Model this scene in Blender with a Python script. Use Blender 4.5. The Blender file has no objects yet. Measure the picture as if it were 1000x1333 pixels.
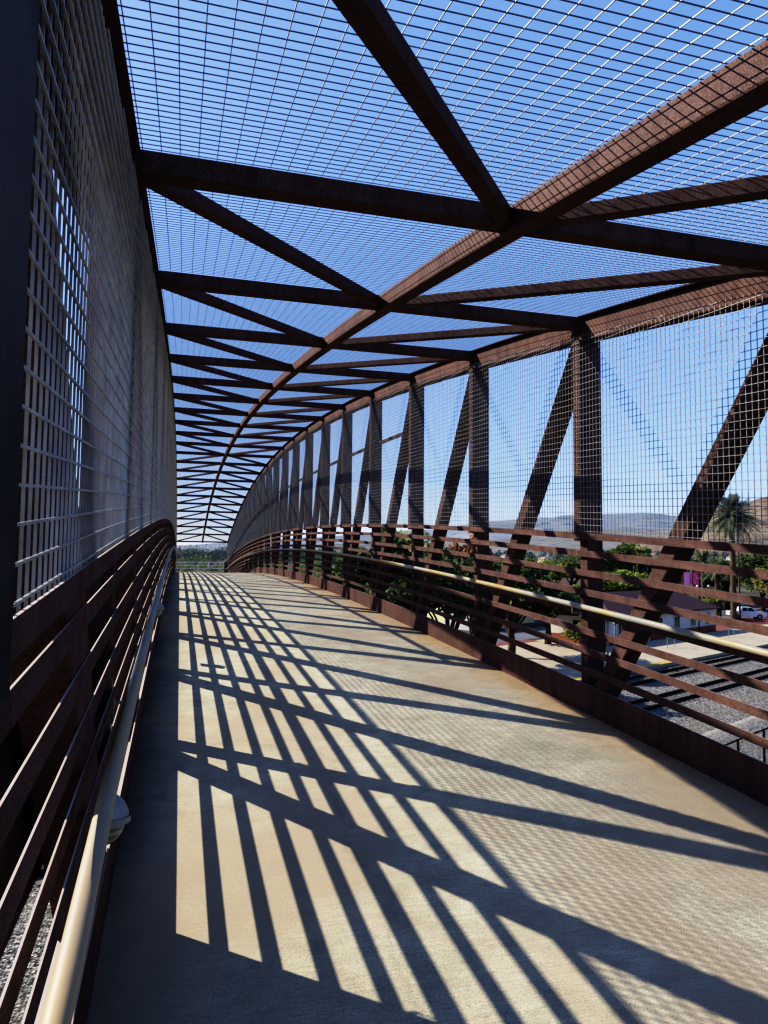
import bpy, bmesh, math, random
from mathutils import Vector, Matrix
from mathutils import noise as mnoise
R = math.radians
random.seed(7)
sc = bpy.context.scene
COL = sc.collection

# ------------------------------------------------------------------ helpers
class MB:
    """collects faces in world coordinates, links them as one mesh object"""
    def __init__(s): s.v = []; s.f = []
    def quad(s, a, b, c, d):
        n = len(s.v); s.v += [tuple(a), tuple(b), tuple(c), tuple(d)]; s.f.append((n, n+1, n+2, n+3))
    def tri(s, a, b, c):
        n = len(s.v); s.v += [tuple(a), tuple(b), tuple(c)]; s.f.append((n, n+1, n+2))
    def hexa(s, p):   # 8 corners: bottom 4 ccw, top 4 ccw
        n = len(s.v); s.v += [tuple(q) for q in p]
        for f in ((3,2,1,0),(4,5,6,7),(0,1,5,4),(1,2,6,5),(2,3,7,6),(3,0,4,7)):
            s.f.append(tuple(n+i for i in f))
    def box(s, x0, x1, y0, y1, z0, z1):
        s.hexa([(x0,y0,z0),(x1,y0,z0),(x1,y1,z0),(x0,y1,z0),(x0,y0,z1),(x1,y0,z1),(x1,y1,z1),(x0,y1,z1)])
    def beam(s, a, b, w, h, up=(0,0,1)):
        """box from a to b, w sideways, h along up (centred)"""
        a = Vector(a); b = Vector(b); d = (b-a).normalized(); up = Vector(up)
        side = d.cross(up).normalized(); u = side.cross(d).normalized()
        P = []
        for q in (a, b):
            P.append([q - side*w/2 - u*h/2, q + side*w/2 - u*h/2, q + side*w/2 + u*h/2, q - side*w/2 + u*h/2])
        n = len(s.v); s.v += [tuple(q) for q in P[0]+P[1]]
        for f in ((3,2,1,0),(4,5,6,7),(0,1,5,4),(1,2,6,5),(2,3,7,6),(3,0,4,7)):
            s.f.append(tuple(n+i for i in f))
    def sweep(s, pts, prof, closed_ends=True):
        """pts: list of (origin); prof: list of (dx,dz) offsets in x / z, swept along y"""
        n0 = len(s.v); k = len(prof)
        for p in pts:
            for (dx, dz) in prof: s.v.append((p[0]+dx, p[1], p[2]+dz))
        for i in range(len(pts)-1):
            for j in range(k):
                a = n0+i*k+j; b = n0+i*k+(j+1) % k
                s.f.append((a, a+k, b+k, b))
        if closed_ends:
            s.f.append(tuple(n0+j for j in range(k)))
            s.f.append(tuple(n0+(len(pts)-1)*k+j for j in reversed(range(k))))
    def tube(s, pts, r, n=6, r1=None, cap=True):
        pts = [Vector(p) for p in pts]; n0 = len(s.v); m = len(pts)
        ref = None
        for i, p in enumerate(pts):
            d = (pts[min(i+1, m-1)] - pts[max(i-1, 0)]).normalized()
            if ref is None or abs(ref.dot(d)) > .95: ref = Vector((0,0,1)) if abs(d.z) < .9 else Vector((1,0,0))
            a = d.cross(ref).normalized(); b = d.cross(a)
            rr = r if r1 is None else r + (r1-r)*i/(m-1)
            for j in range(n):
                t = 2*math.pi*j/n
                s.v.append(tuple(p + a*rr*math.cos(t) + b*rr*math.sin(t)))
        for i in range(m-1):
            for j in range(n):
                a = n0+i*n+j; b = n0+i*n+(j+1) % n
                s.f.append((a, b, b+n, a+n))
        if cap:
            s.f.append(tuple(n0+j for j in reversed(range(n))))
            s.f.append(tuple(n0+(m-1)*n+j for j in range(n)))
    def lathe(s, c, prof, n=16, axis='z'):
        n0 = len(s.v); k = len(prof)
        for (r, h) in prof:
            for j in range(n):
                t = 2*math.pi*j/n; x, y = r*math.cos(t), r*math.sin(t)
                if axis == 'z': s.v.append((c[0]+x, c[1]+y, c[2]+h))
                elif axis == 'y': s.v.append((c[0]+x, c[1]+h, c[2]+y))
                else: s.v.append((c[0]+h, c[1]+x, c[2]+y))
        for i in range(k-1):
            for j in range(n):
                a = n0+i*n+j; b = n0+i*n+(j+1) % n
                s.f.append((a, b, b+n, a+n))
        s.f.append(tuple(n0+j for j in reversed(range(n)))); s.f.append(tuple(n0+(k-1)*n+j for j in range(n)))
    def build(s, name, mat, parent=None, bevel=0, smooth=False, local=False, recalc=True):
        me = bpy.data.meshes.new(name)
        off = Vector((0,0,0))
        if parent is not None and not local: off = parent.matrix_world_loc
        me.from_pydata([(v[0]-off.x, v[1]-off.y, v[2]-off.z) for v in s.v], [], s.f)
        if recalc:
            bm = bmesh.new(); bm.from_mesh(me); bmesh.ops.recalc_face_normals(bm, faces=bm.faces); bm.to_mesh(me); bm.free()
        me.materials.append(mat)
        if smooth:
            for p in me.polygons: p.use_smooth = True
        o = bpy.data.objects.new(name, me); COL.objects.link(o)
        if parent is not None: o.parent = parent.obj if isinstance(parent, Root) else parent
        if bevel:
            m = o.modifiers.new('bevel', 'BEVEL'); m.width = bevel; m.segments = 2; m.limit_method = 'ANGLE'; m.harden_normals = False
        return o

class Root:
    def __init__(s, name, loc, label, cat, group=None, rz=0):
        o = bpy.data.objects.new(name, None); COL.objects.link(o)
        o.location = loc; o.rotation_euler = (0, 0, rz); o.empty_display_size = .2
        s.obj = o; s.matrix_world_loc = Vector(loc)
        tag(o, label, cat, group)

def tag(o, label=None, cat=None, group=None, kind=None):
    if label: o['label'] = label
    if cat: o['category'] = cat
    if group: o['group'] = group
    if kind: o['kind'] = kind
    return o

def copy_tree(o, parent=None):
    c = o.copy(); COL.objects.link(c); c.parent = parent
    for ch in [q for q in bpy.data.objects if q.parent == o and q.name in COL.objects and q != c]:
        copy_tree(ch, c)
    return c

# ------------------------------------------------------------------ materials
def mat(name, build):
    m = bpy.data.materials.new(name); m.use_nodes = True
    nt = m.node_tree; N = nt.nodes; L = nt.links; N.clear()
    out = N.new('ShaderNodeOutputMaterial'); b = N.new('ShaderNodeBsdfPrincipled')
    L.new(b.outputs[0], out.inputs[0])
    build(nt, N, L, b, out); return m
def coords(N, L, scale=(1,1,1), kind='Object'):
    t = N.new('ShaderNodeTexCoord'); mp = N.new('ShaderNodeMapping'); mp.inputs['Scale'].default_value = scale
    L.new(t.outputs[kind], mp.inputs[0]); return mp.outputs[0]
def wcoords(N, L, scale=(1,1,1)):
    g = N.new('ShaderNodeNewGeometry'); mp = N.new('ShaderNodeMapping'); mp.inputs['Scale'].default_value = scale
    L.new(g.outputs['Position'], mp.inputs[0]); return mp.outputs[0]
def noise(N, L, vec, scale, detail=4, rough=.55):
    n = N.new('ShaderNodeTexNoise'); n.inputs['Scale'].default_value = scale
    n.inputs['Detail'].default_value = detail; n.inputs['Roughness'].default_value = rough
    L.new(vec, n.inputs['Vector']); return n.outputs['Fac']
def ramp(N, L, fac, stops):
    r = N.new('ShaderNodeValToRGB'); L.new(fac, r.inputs[0]); e = r.color_ramp.elements
    while len(e) < len(stops): e.new(.5)
    for i, (p, c) in enumerate(stops):
        e[i].position = p; e[i].color = (*c, 1) if len(c) == 3 else c
    return r.outputs[0]
def mix(N, L, fac, a, b, mode='MIX'):
    m = N.new('ShaderNodeMix'); m.data_type = 'RGBA'; m.blend_type = mode
    for s_, i in ((fac, 0), (a, 6), (b, 7)):
        if hasattr(s_, 'type') and hasattr(s_, 'is_linked'): L.new(s_, m.inputs[i])
        else: m.inputs[i].default_value = s_ if i == 0 else (*s_, 1)
    return m.outputs[2]
def bump(N, L, b, h, strength=.3, dist=.01):
    n = N.new('ShaderNodeBump'); n.inputs['Strength'].default_value = strength; n.inputs['Distance'].default_value = dist
    L.new(h, n.inputs['Height']); L.new(n.outputs[0], b.inputs['Normal'])

def _rng(N, L, val, a, b_):
    m = N.new('ShaderNodeMapRange'); m.inputs[1].default_value = a; m.inputs[2].default_value = b_
    L.new(val, m.inputs[0]); return m.outputs[0]

def m_rust(nt, N, L, b, out):
    v = wcoords(N, L)
    big = noise(N, L, v, 1.7, 5, .6)
    c = ramp(N, L, big, [(.3, (.06, .037, .032)), (.5, (.10, .060, .051)), (.68, (.14, .078, .060))])
    fine = noise(N, L, v, 300, 3, .7)
    c = mix(N, L, ramp(N, L, fine, [(.42, (0,0,0)), (.66, (.75,.75,.75))]), c, (.36, .255, .22))
    blot = noise(N, L, v, 22, 4, .7)
    c = mix(N, L, ramp(N, L, blot, [(.5, (0,0,0)), (.72, (.5,.5,.5))]), c, (.15, .066, .036))
    vs = wcoords(N, L, (3, 3, .35))
    st = noise(N, L, vs, 3, 5, .65)
    c = mix(N, L, ramp(N, L, st, [(.45, (0,0,0)), (.8, (.6,.6,.6))]), c, (.05, .024, .018))
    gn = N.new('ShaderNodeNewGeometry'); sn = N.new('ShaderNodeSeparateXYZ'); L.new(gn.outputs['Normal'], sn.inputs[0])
    c = mix(N, L, _rng(N, L, sn.outputs[2], .75, .98), c, (.52, .43, .36))  # upward faces painted paler so top edges read as sunlit
    L.new(c, b.inputs['Base Color']); b.inputs['Roughness'].default_value = .78
    b.inputs['Specular IOR Level'].default_value = .25
    bump(N, L, b, fine, .35, .002)
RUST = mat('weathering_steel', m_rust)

def m_galv(nt, N, L, b, out):
    v = wcoords(N, L)
    n = noise(N, L, v, 9, 4)
    c = ramp(N, L, n, [(.3, (.38, .375, .355)), (.7, (.56, .55, .515))])
    L.new(c, b.inputs['Base Color']); b.inputs['Metallic'].default_value = .35; b.inputs['Roughness'].default_value = .42
GALV = mat('galvanised_wire', m_galv)
def m_galvs(nt, N, L, b, out):
    v = wcoords(N, L)
    c = ramp(N, L, noise(N, L, v, 7, 4), [(.3, (.27, .27, .265)), (.7, (.40, .395, .38))])
    L.new(c, b.inputs['Base Color']); b.inputs['Metallic'].default_value = .2; b.inputs['Roughness'].default_value = .5
GALVS = mat('galvanised_side_wire', m_galvs)
def m_galvroof(nt, N, L, b, out):
    v = wcoords(N, L)
    n = noise(N, L, v, 9, 4)
    c = ramp(N, L, n, [(.3, (.12, .12, .125)), (.7, (.21, .21, .205))])
    L.new(c, b.inputs['Base Color']); b.inputs['Metallic'].default_value = .3; b.inputs['Roughness'].default_value = .5
GALVR = mat('galvanised_roof_wire', m_galvroof)

def m_pipe(nt, N, L, b, out):
    v = wcoords(N, L, (4, 1, 4))
    n = noise(N, L, v, 1.1, 5, .65)
    c = ramp(N, L, n, [(.34, (.34, .34, .31)), (.47, (.42, .385, .29)), (.56, (.46, .36, .20)), (.64, (.42, .26, .12)), (.72, (.27, .12, .05))])
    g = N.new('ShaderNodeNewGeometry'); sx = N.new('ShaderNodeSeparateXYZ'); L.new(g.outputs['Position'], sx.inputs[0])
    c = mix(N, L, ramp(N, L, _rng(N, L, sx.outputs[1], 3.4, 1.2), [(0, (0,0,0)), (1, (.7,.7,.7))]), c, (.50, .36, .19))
    L.new(c, b.inputs['Base Color']); b.inputs['Metallic'].default_value = .0; b.inputs['Roughness'].default_value = .42; b.inputs['Specular IOR Level'].default_value = .35
    f = noise(N, L, wcoords(N, L), 60, 3); bump(N, L, b, f, .2, .002)
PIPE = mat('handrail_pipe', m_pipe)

def m_deck(nt, N, L, b, out):
    v = wcoords(N, L)
    big = noise(N, L, v, .9, 5, .6)
    c = ramp(N, L, big, [(.3, (.53, .475, .335)), (.5, (.645, .585, .42)), (.7, (.72, .665, .49))])
    med = noise(N, L, v, 6, 5, .7)
    c = mix(N, L, ramp(N, L, med, [(.35, (.55,.55,.55)), (.6, (0,0,0))]), c, (.37, .32, .23))
    vb = wcoords(N, L, (5, 95, 5))
    br = noise(N, L, vb, 1.4, 3, .6)
    c = mix(N, L, ramp(N, L, br, [(.35, (.38,.38,.38)), (.55, (0,0,0))]), c, (.33, .295, .22))
    sp = noise(N, L, v, 170, 2, .6)
    c = mix(N, L, ramp(N, L, sp, [(.36, (.65,.65,.65)), (.5, (0,0,0))]), c, (.25, .22, .165))
    # rust wash along the right-hand toe plate and dirt along the left one
    g = N.new('ShaderNodeNewGeometry'); sx = N.new('ShaderNodeSeparateXYZ'); L.new(g.outputs['Position'], sx.inputs[0])
    ma = N.new('ShaderNodeMath'); ma.operation = 'MULTIPLY_ADD'; L.new(big, ma.inputs[0]); ma.inputs[1].default_value = 1.5
    L.new(sx.outputs[0], ma.inputs[2])
    rs = ramp(N, L, _rng(N, L, ma.outputs[0], 3.55, 4.6), [(0, (0,0,0)), (.45, (.4,.4,.4)), (1, (.78,.78,.78))])
    c = mix(N, L, rs, c, (.42, .21, .085))
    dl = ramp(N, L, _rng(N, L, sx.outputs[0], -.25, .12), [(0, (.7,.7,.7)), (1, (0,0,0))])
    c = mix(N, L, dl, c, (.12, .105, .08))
    # faint dark blotches
    bl = noise(N, L, v, .55, 2, .5)
    c = mix(N, L, ramp(N, L, bl, [(.62, (0,0,0)), (.75, (.35,.35,.35))]), c, (.2, .175, .13))
    sl = noise(N, L, wcoords(N, L, (1, .6, 1)), .8, 3, .6)
    c = mix(N, L, ramp(N, L, sl, [(.36, (.8,.8,.8)), (.52, (0,0,0))]), c, (.44, .36, .25))
    vg = N.new('ShaderNodeTexVoronoi'); vg.inputs['Scale'].default_value = 1.6; L.new(v, vg.inputs['Vector'])
    c = mix(N, L, ramp(N, L, vg.outputs['Distance'], [(.022, (.75,.75,.75)), (.034, (0,0,0))]), c, (.10, .09, .07))
    vc = N.new('ShaderNodeTexVoronoi'); vc.feature = 'DISTANCE_TO_EDGE'; vc.inputs['Scale'].default_value = .16
    wn = N.new('ShaderNodeTexNoise'); wn.inputs['Scale'].default_value = 3; wn.inputs['Detail'].default_value = 6; L.new(v, wn.inputs['Vector'])
    wa = N.new('ShaderNodeVectorMath'); wa.operation = 'MULTIPLY_ADD'; L.new(wn.outputs['Color'], wa.inputs[0]); wa.inputs[1].default_value = (.5,.5,0); L.new(v, wa.inputs[2])
    L.new(wa.outputs[0], vc.inputs['Vector'])
    c = mix(N, L, ramp(N, L, vc.outputs['Distance'], [(.0007, (.22,.22,.22)), (.0015, (0,0,0))]), c, (.24, .20, .15))
    L.new(c, b.inputs['Base Color']); b.inputs['Roughness'].default_value = .92
    b.inputs['Specular IOR Level'].default_value = .2
    hh = N.new('ShaderNodeMath'); hh.operation = 'ADD'; L.new(br, hh.inputs[0]); L.new(sp, hh.inputs[1])
    bump(N, L, b, hh.outputs[0], .55, .004)
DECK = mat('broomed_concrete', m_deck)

def flat(name, c, rough=.7, metal=0, var=.15, scale=3, spec=.3):
    def f(nt, N, L, b, out):
        v = coords(N, L)
        n = noise(N, L, v, scale, 4)
        lo = tuple(x*(1-var) for x in c); hi = tuple(min(1, x*(1+var)) for x in c)
        L.new(ramp(N, L, n, [(.3, lo), (.7, hi)]), b.inputs['Base Color'])
        b.inputs['Roughness'].default_value = rough; b.inputs['Metallic'].default_value = metal
        b.inputs['Specular IOR Level'].default_value = spec
    return mat(name, f)

def m_gravel(nt, N, L, b, out):
    v = wcoords(N, L)
    vo = N.new('ShaderNodeTexVoronoi'); vo.inputs['Scale'].default_value = 15; L.new(v, vo.inputs['Vector'])
    sep = N.new('ShaderNodeSeparateColor'); L.new(vo.outputs['Color'], sep.inputs[0])
    c = ramp(N, L, sep.outputs[0], [(0, (.02, .019, .017)), (.4, (.12, .11, .095)), (.8, (.30, .275, .23)), (1, (.62, .57, .48))])
    big = noise(N, L, v, .25, 4)
    c = mix(N, L, ramp(N, L, big, [(.4, (0,0,0)), (.7, (.5,.5,.5))]), c, (.22, .19, .13))
    L.new(c, b.inputs['Base Color']); b.inputs['Roughness'].default_value = .95
    bump(N, L, b, vo.outputs['Distance'], 1, .05)
GRAVEL = mat('ballast_stone', m_gravel)
def m_ground(nt, N, L, b, out):
    v = wcoords(N, L)
    n = noise(N, L, v, .02, 6, .6)
    c = ramp(N, L, n, [(.35, (.045, .06, .03)), (.5, (.09, .09, .05)), (.65, (.17, .14, .09))])
    f = noise(N, L, v, 1.5, 5, .7)
    c = mix(N, L, ramp(N, L, f, [(.4, (0,0,0)), (.6, (.5,.5,.5))]), c, (.08, .075, .045))
    L.new(c, b.inputs['Base Color']); b.inputs['Roughness'].default_value = .95
GROUND = mat('dry_ground', m_ground)
def m_asph(nt, N, L, b, out):
    v = wcoords(N, L)
    c = ramp(N, L, noise(N, L, v, .3, 5), [(.3, (.10, .10, .105)), (.7, (.17, .165, .16))])
    L.new(c, b.inputs['Base Color']); b.inputs['Roughness'].default_value = .9
ASPH = mat('worn_asphalt', m_asph)
CONC = flat('pale_concrete', (.40, .34, .245), .9, 0, .12, .6)
BRICKPAVE = flat('red_brick_paving', (.21, .10, .085), .9, 0, .2, 5)
YELLOW = flat('yellow_tactile_strip', (.48, .33, .10), .8)
WHITEP = flat('white_render', (.62, .58, .52), .85, 0, .06, .8)
BRICK = flat('brick_base', (.30, .13, .085), .9, 0, .25, 6)
CREAM = flat('cream_render', (.72, .64, .38), .85, 0, .06)
def m_tile(base):
    def f(nt, N, L, b, out):
        v = coords(N, L)
        w = N.new('ShaderNodeTexWave'); w.wave_type = 'BANDS'; w.bands_direction = 'Z'; w.inputs['Scale'].default_value = 3.5
        w.inputs['Distortion'].default_value = 1.5; L.new(v, w.inputs['Vector'])
        c = ramp(N, L, w.outputs['Fac'], [(0, tuple(x*.65 for x in base)), (.6, base), (1, tuple(x*1.2 for x in base))])
        L.new(c, b.inputs['Base Color']); b.inputs['Roughness'].default_value = .85
    return f
ROOFB = mat('brown_roof_tiles', m_tile((.13, .075, .07)))
ROOFT = mat('tan_roof_tiles', m_tile((.32, .22, .17)))
ROOFG = mat('grey_roof_shingle', m_tile((.22, .21, .21)))
DARKGL = flat('dark_glass', (.02, .025, .03), .12, 0, .1, 1, .6)
WHITECAR = flat('white_car_paint', (.75, .76, .78), .25, 0, .03, 1, .6)
SILVERCAR = flat('silver_car_paint', (.45, .47, .49), .3, .4, .03)
DARKCAR = flat('dark_car_paint', (.03, .035, .045), .25, 0, .1, 1, .6)
TYRE = flat('tyre_rubber', (.02, .02, .02), .85)
CHROME = flat('wheel_metal', (.35, .35, .36), .35, .8)
REDLENS = flat('red_lens', (.45, .02, .02), .3)
PALELENS = flat('pale_lens', (.7, .7, .68), .2)
STEELRAIL = flat('rail_steel', (.035, .028, .024), .6, .2)
SLEEPER = flat('sleeper_concrete', (.17, .155, .13), .95)
PICKET = flat('weathered_picket_steel', (.50, .47, .40), .6, .1)
BLACKM = flat('black_painted_metal', (.012, .012, .014), .5)
POLEM = flat('grey_pole_metal', (.36, .35, .33), .55, .3)
POLEB = flat('brown_pole', (.16, .12, .09), .7)
def m_cloth(c):
    def f(nt, N, L, b, out):
        b.inputs['Base Color'].default_value = (*c, 1); b.inputs['Roughness'].default_value = .8
        tr = N.new('ShaderNodeBsdfTranslucent'); tr.inputs[0].default_value = (*c, 1)
        ms = N.new('ShaderNodeMixShader'); ms.inputs[0].default_value = .65
        L.new(b.outputs[0], ms.inputs[1]); L.new(tr.outputs[0], ms.inputs[2]); L.new(ms.outputs[0], out.inputs[0])
    return f
PINK = mat('pink_banner_cloth', m_cloth((.98, .30, .50)))
MAUVE = mat('mauve_banner_cloth', m_cloth((.98, .58, .76)))
PALEPRINT = flat('pale_banner_print', (.85, .7, .8), .8)
CLAMP = flat('grey_painted_plate', (.12, .112, .105), .75, 0, .5, 2)
LAMPBODY = flat('grey_lamp_housing', (.40, .40, .385), .45, .3)
def m_lens(nt, N, L, b, out):
    v = coords(N, L)
    w = N.new('ShaderNodeTexWave'); w.bands_direction = 'Z'; w.inputs['Scale'].default_value = 12; L.new(v, w.inputs['Vector'])
    L.new(ramp(N, L, w.outputs['Fac'], [(0, (.30, .28, .20)), (1, (.52, .49, .36))]), b.inputs['Base Color'])
    b.inputs['Roughness'].default_value = .25
LENS = mat('ribbed_lamp_lens', m_lens)
GLOBE = flat('white_globe', (.8, .8, .8), .3)
BARK = flat('bark', (.10, .075, .055), .95, 0, .3, 4)
PALMBARK = flat('palm_bark', (.16, .12, .085), .95, 0, .3, 6)
TEALCLOTH = flat('lime_panel', (.55, .68, .20), .7)

def leafmat(name, dark, mid, light, scale=.6):
    def f(nt, N, L, b, out):
        v = coords(N, L)
        n = noise(N, L, v, scale, 5, .75)
        c = ramp(N, L, n, [(.32, dark), (.5, mid), (.68, light)])
        L.new(c, b.inputs['Base Color']); b.inputs['Roughness'].default_value = .7
        b.inputs['Specular IOR Level'].default_value = .25
        tr = N.new('ShaderNodeBsdfTranslucent'); L.new(c, tr.inputs[0])
        ms = N.new('ShaderNodeMixShader'); ms.inputs[0].default_value = .45
        L.new(b.outputs[0], ms.inputs[1]); L.new(tr.outputs[0], ms.inputs[2]); L.new(ms.outputs[0], out.inputs[0])
    return mat(name, f)
LF_DARK = leafmat('dark_leaves', (0.071, 0.093, 0.049), (0.172, 0.211, 0.103), (0.330, 0.366, 0.183))
LF_MID = leafmat('green_leaves', (0.104, 0.132, 0.058), (0.217, 0.254, 0.117), (0.377, 0.393, 0.190))
LF_LIME = leafmat('lime_leaves', (0.136, 0.171, 0.058), (0.319, 0.372, 0.124), (0.504, 0.522, 0.200))
LF_RED = leafmat('russet_leaves', (0.126, 0.110, 0.062), (0.357, 0.234, 0.147), (0.629, 0.394, 0.251))
LF_OLIVE = leafmat('olive_leaves', (0.144, 0.157, 0.078), (0.353, 0.353, 0.177), (0.608, 0.553, 0.300))
LF_PALM = leafmat('palm_leaves', (0.098, 0.124, 0.075), (0.238, 0.264, 0.166), (0.484, 0.476, 0.343))
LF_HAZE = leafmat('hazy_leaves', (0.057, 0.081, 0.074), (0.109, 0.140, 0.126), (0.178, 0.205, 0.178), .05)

def m_hill(c0, c1, c2, spots, sc_):
    def f(nt, N, L, b, out):
        v = wcoords(N, L)
        n = noise(N, L, v, sc_, 7, .6)
        c = ramp(N, L, n, [(.3, c0), (.5, c1), (.7, c2)])
        s = noise(N, L, v, sc_*9, 6, .75)
        c = mix(N, L, ramp(N, L, s, [(.5, (0,0,0)), (.62, (.85,.85,.85))]), c, spots)
        L.new(c, b.inputs['Base Color']); b.inputs['Roughness'].default_value = 1
        b.inputs['Specular IOR Level'].default_value = 0
    return f
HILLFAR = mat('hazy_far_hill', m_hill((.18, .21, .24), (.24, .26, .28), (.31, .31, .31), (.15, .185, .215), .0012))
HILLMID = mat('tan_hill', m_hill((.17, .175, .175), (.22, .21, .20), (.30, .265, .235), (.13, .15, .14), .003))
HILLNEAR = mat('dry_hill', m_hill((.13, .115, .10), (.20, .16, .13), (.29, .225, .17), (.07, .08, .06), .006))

# ------------------------------------------------------------------ bridge geometry (metres, camera eye at the origin)
LB = 2.4421; Y0 = .8134; YM = Y0 + 11*LB; NB = 22
KC = .0036966; ZT = 3.9798; KD = .0015336; HM = 4.5284
XL, XR = -.262, 3.418           # inner faces of the two trusses
XC = (XL+XR)/2
RL, RR = -.250, 3.404           # inner faces of rails
G = -8.5                        # street level
def ny(i): return Y0 + i*LB
def zc(y): return ZT - KC*(y-YM)**2
def zd(y):
    ye = ny(NB)
    if y > ye: return zd(ye) - .02
    if y < 0: return ZT-HM-KD*YM**2 + 2*KD*YM*y
    return ZT - HM - KD*(y-YM)**2
YS = [Y0 + LB*i/4 for i in range(4*NB+1)]
YN = [-4.2 + (Y0+4.2)*i/4 for i in range(4)]          # approach behind the photographer
YA = YN + YS

BR = Root('footbridge', (XC, YM, zd(YM)), 'long arched covered footbridge of rust brown steel truss with concrete walkway and wire mesh sides', 'footbridge')

# deck
m = MB()
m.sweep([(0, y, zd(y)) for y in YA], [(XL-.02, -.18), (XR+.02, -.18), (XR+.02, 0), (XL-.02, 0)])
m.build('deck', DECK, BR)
# toe plates
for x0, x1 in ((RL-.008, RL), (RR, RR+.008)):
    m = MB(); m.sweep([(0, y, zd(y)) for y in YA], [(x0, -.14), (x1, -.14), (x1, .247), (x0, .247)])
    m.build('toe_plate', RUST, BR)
# rails, seven per side, and the stout mesh-carrying rail above them
for s_, xf in ((-1, RL), (1, RR)):
    for k in range(1, 8):
        h = (1.410 - .165*(7-k)) if s_ < 0 else (1.402 - .168*(7-k))      # top edge of the flat bar
        o = -1 if s_ < 0 else 1; hh_ = .062 if s_ < 0 else .057; di = -o*.003      # flat bar, foot a touch inward
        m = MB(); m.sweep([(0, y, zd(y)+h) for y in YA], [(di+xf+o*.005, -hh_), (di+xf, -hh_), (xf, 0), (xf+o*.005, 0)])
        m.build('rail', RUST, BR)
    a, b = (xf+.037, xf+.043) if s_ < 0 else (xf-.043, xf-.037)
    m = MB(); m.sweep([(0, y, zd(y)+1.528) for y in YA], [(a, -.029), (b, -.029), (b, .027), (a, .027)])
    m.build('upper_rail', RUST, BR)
    # handrail pipe
    hx = xf - s_*.085
    m = MB(); hh = lambda y: (.945 - .05*min(1, max(0, (2.3-y)/1.0))) if s_ < 0 else .925
    pts = [(hx, y, zd(y)+hh(y)) for y in sorted(YA+[1.0, 1.7, 2.0, 2.3])]
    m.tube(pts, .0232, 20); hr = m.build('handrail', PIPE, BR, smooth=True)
    for i in range(NB+1):
        y = ny(i); z = zd(y)+hh(y); m = MB()
        m.tube([(xf, y, z-.085), (hx - s_*-.0, y, z-.075), (hx, y, z-.02)], .007, 8)
        m.box(min(xf, xf-s_*.006), max(xf, xf-s_*.006), y-.02, y+.02, z-.105, z-.065)
        br = m.build('bracket', POLEM, BR)
        br.parent = hr; br.matrix_parent_inverse = Matrix.Identity(4)
# chords
W = .145
for s_, xf in ((-1, XL), (1, XR)):
    a, b = (xf-W, xf) if s_ < 0 else (xf, xf+W)
    YC = [Y0-.16] + YS[1:-1] + [ny(NB)+.1]
    m = MB(); m.sweep([(0, y, zc(y)) for y in YC], [(a, -.205), (b, -.205), (b, .0), (a, .0)])
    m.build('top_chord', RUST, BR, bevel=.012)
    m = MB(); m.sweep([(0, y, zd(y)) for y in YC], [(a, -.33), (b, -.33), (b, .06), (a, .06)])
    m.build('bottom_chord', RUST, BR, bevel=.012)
    # angle that carries the roof mesh
    c, d = (xf-W, xf+.05) if s_ < 0 else (xf-.05, xf+W)
    m = MB(); m.sweep([(0, y, zc(y)) for y in YC], [(c, .003), (d, .003), (d, .010), (c, .010)])
    m.build('mesh_angle', RUST, BR)
m = MB(); m.sweep([(XC, y, zc(y)) for y in [Y0-.03]+YS[1:-1]+[ny(NB)+.03]], [(-.057, -.132), (.057, -.132), (.057, -.004), (-.057, -.004)])
m.build('ridge_chord', RUST, BR, bevel=.012)
# posts and diagonals
for s_, xf in ((-1, XL), (1, XR)):
    xc = xf + s_*(W/2-.003)
    for i in range(NB+1):
        y = ny(i); m = MB()
        w = .062 if s_ > 0 else .072; xp = xc + (.018 if s_ > 0 else .002)
        wo = .02 if s_ > 0 else 0; m.box(xp-.068, xp+.068+wo, y-w, y+w, zd(y)-.2, zc(y)-.203)
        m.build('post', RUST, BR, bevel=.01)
        # flat bar that clamps the mesh to the post
        m = MB(); x0, x1 = (xf-.016, xf+.042) if s_ < 0 else (xf-.044, xf+.016)
        yb = (y-.052, y+.052)
        if i == 0: yb = (y-.15, y+.205); x0, x1 = (xf-.016, xf+.061) if s_ < 0 else (xf-.061, xf+.016)
        m.box(x0, x1, yb[0], yb[1], zd(y)+1.48, zc(y)-.208)
        m.build('mesh_clamp', CLAMP if i in (0, NB) else RUST, BR)
    for i in range(NB):
        if i < 11: ya, yb = ny(i)+.05, ny(i+1)-.02; za, zb = zc(ya)-.16, zd(yb)-.06
        else: ya, yb = ny(i+1)-.05, ny(i)+.02; za, zb = zc(ya)-.16, zd(yb)-.06
        end_ = i in (0, NB-1); e_ = .04 if end_ else 0
        m = MB(); m.beam((xc+(.018 if s_ > 0 else 0), ya+(e_ if i < 11 else -e_), za+e_), (xc+(.018 if s_ > 0 else 0), yb+(e_ if i < 11 else -e_), zb+e_), .29 if end_ else .150, .150, (1, 0, 0))
        m.build('diagonal', RUST, BR, bevel=.01)
    # mid-height longitudinal bar where the truss is deepest
    m = MB(); xo = xf + s_*(W-.02)
    m.sweep([(xo, y, zd(y)+3.07) for y in YS if ny(4) <= y <= ny(18)], [(-.02, -.025), (.02, -.025), (.02, .025), (-.02, .025)])
    m.build('mid_rail', RUST, BR)
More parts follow.
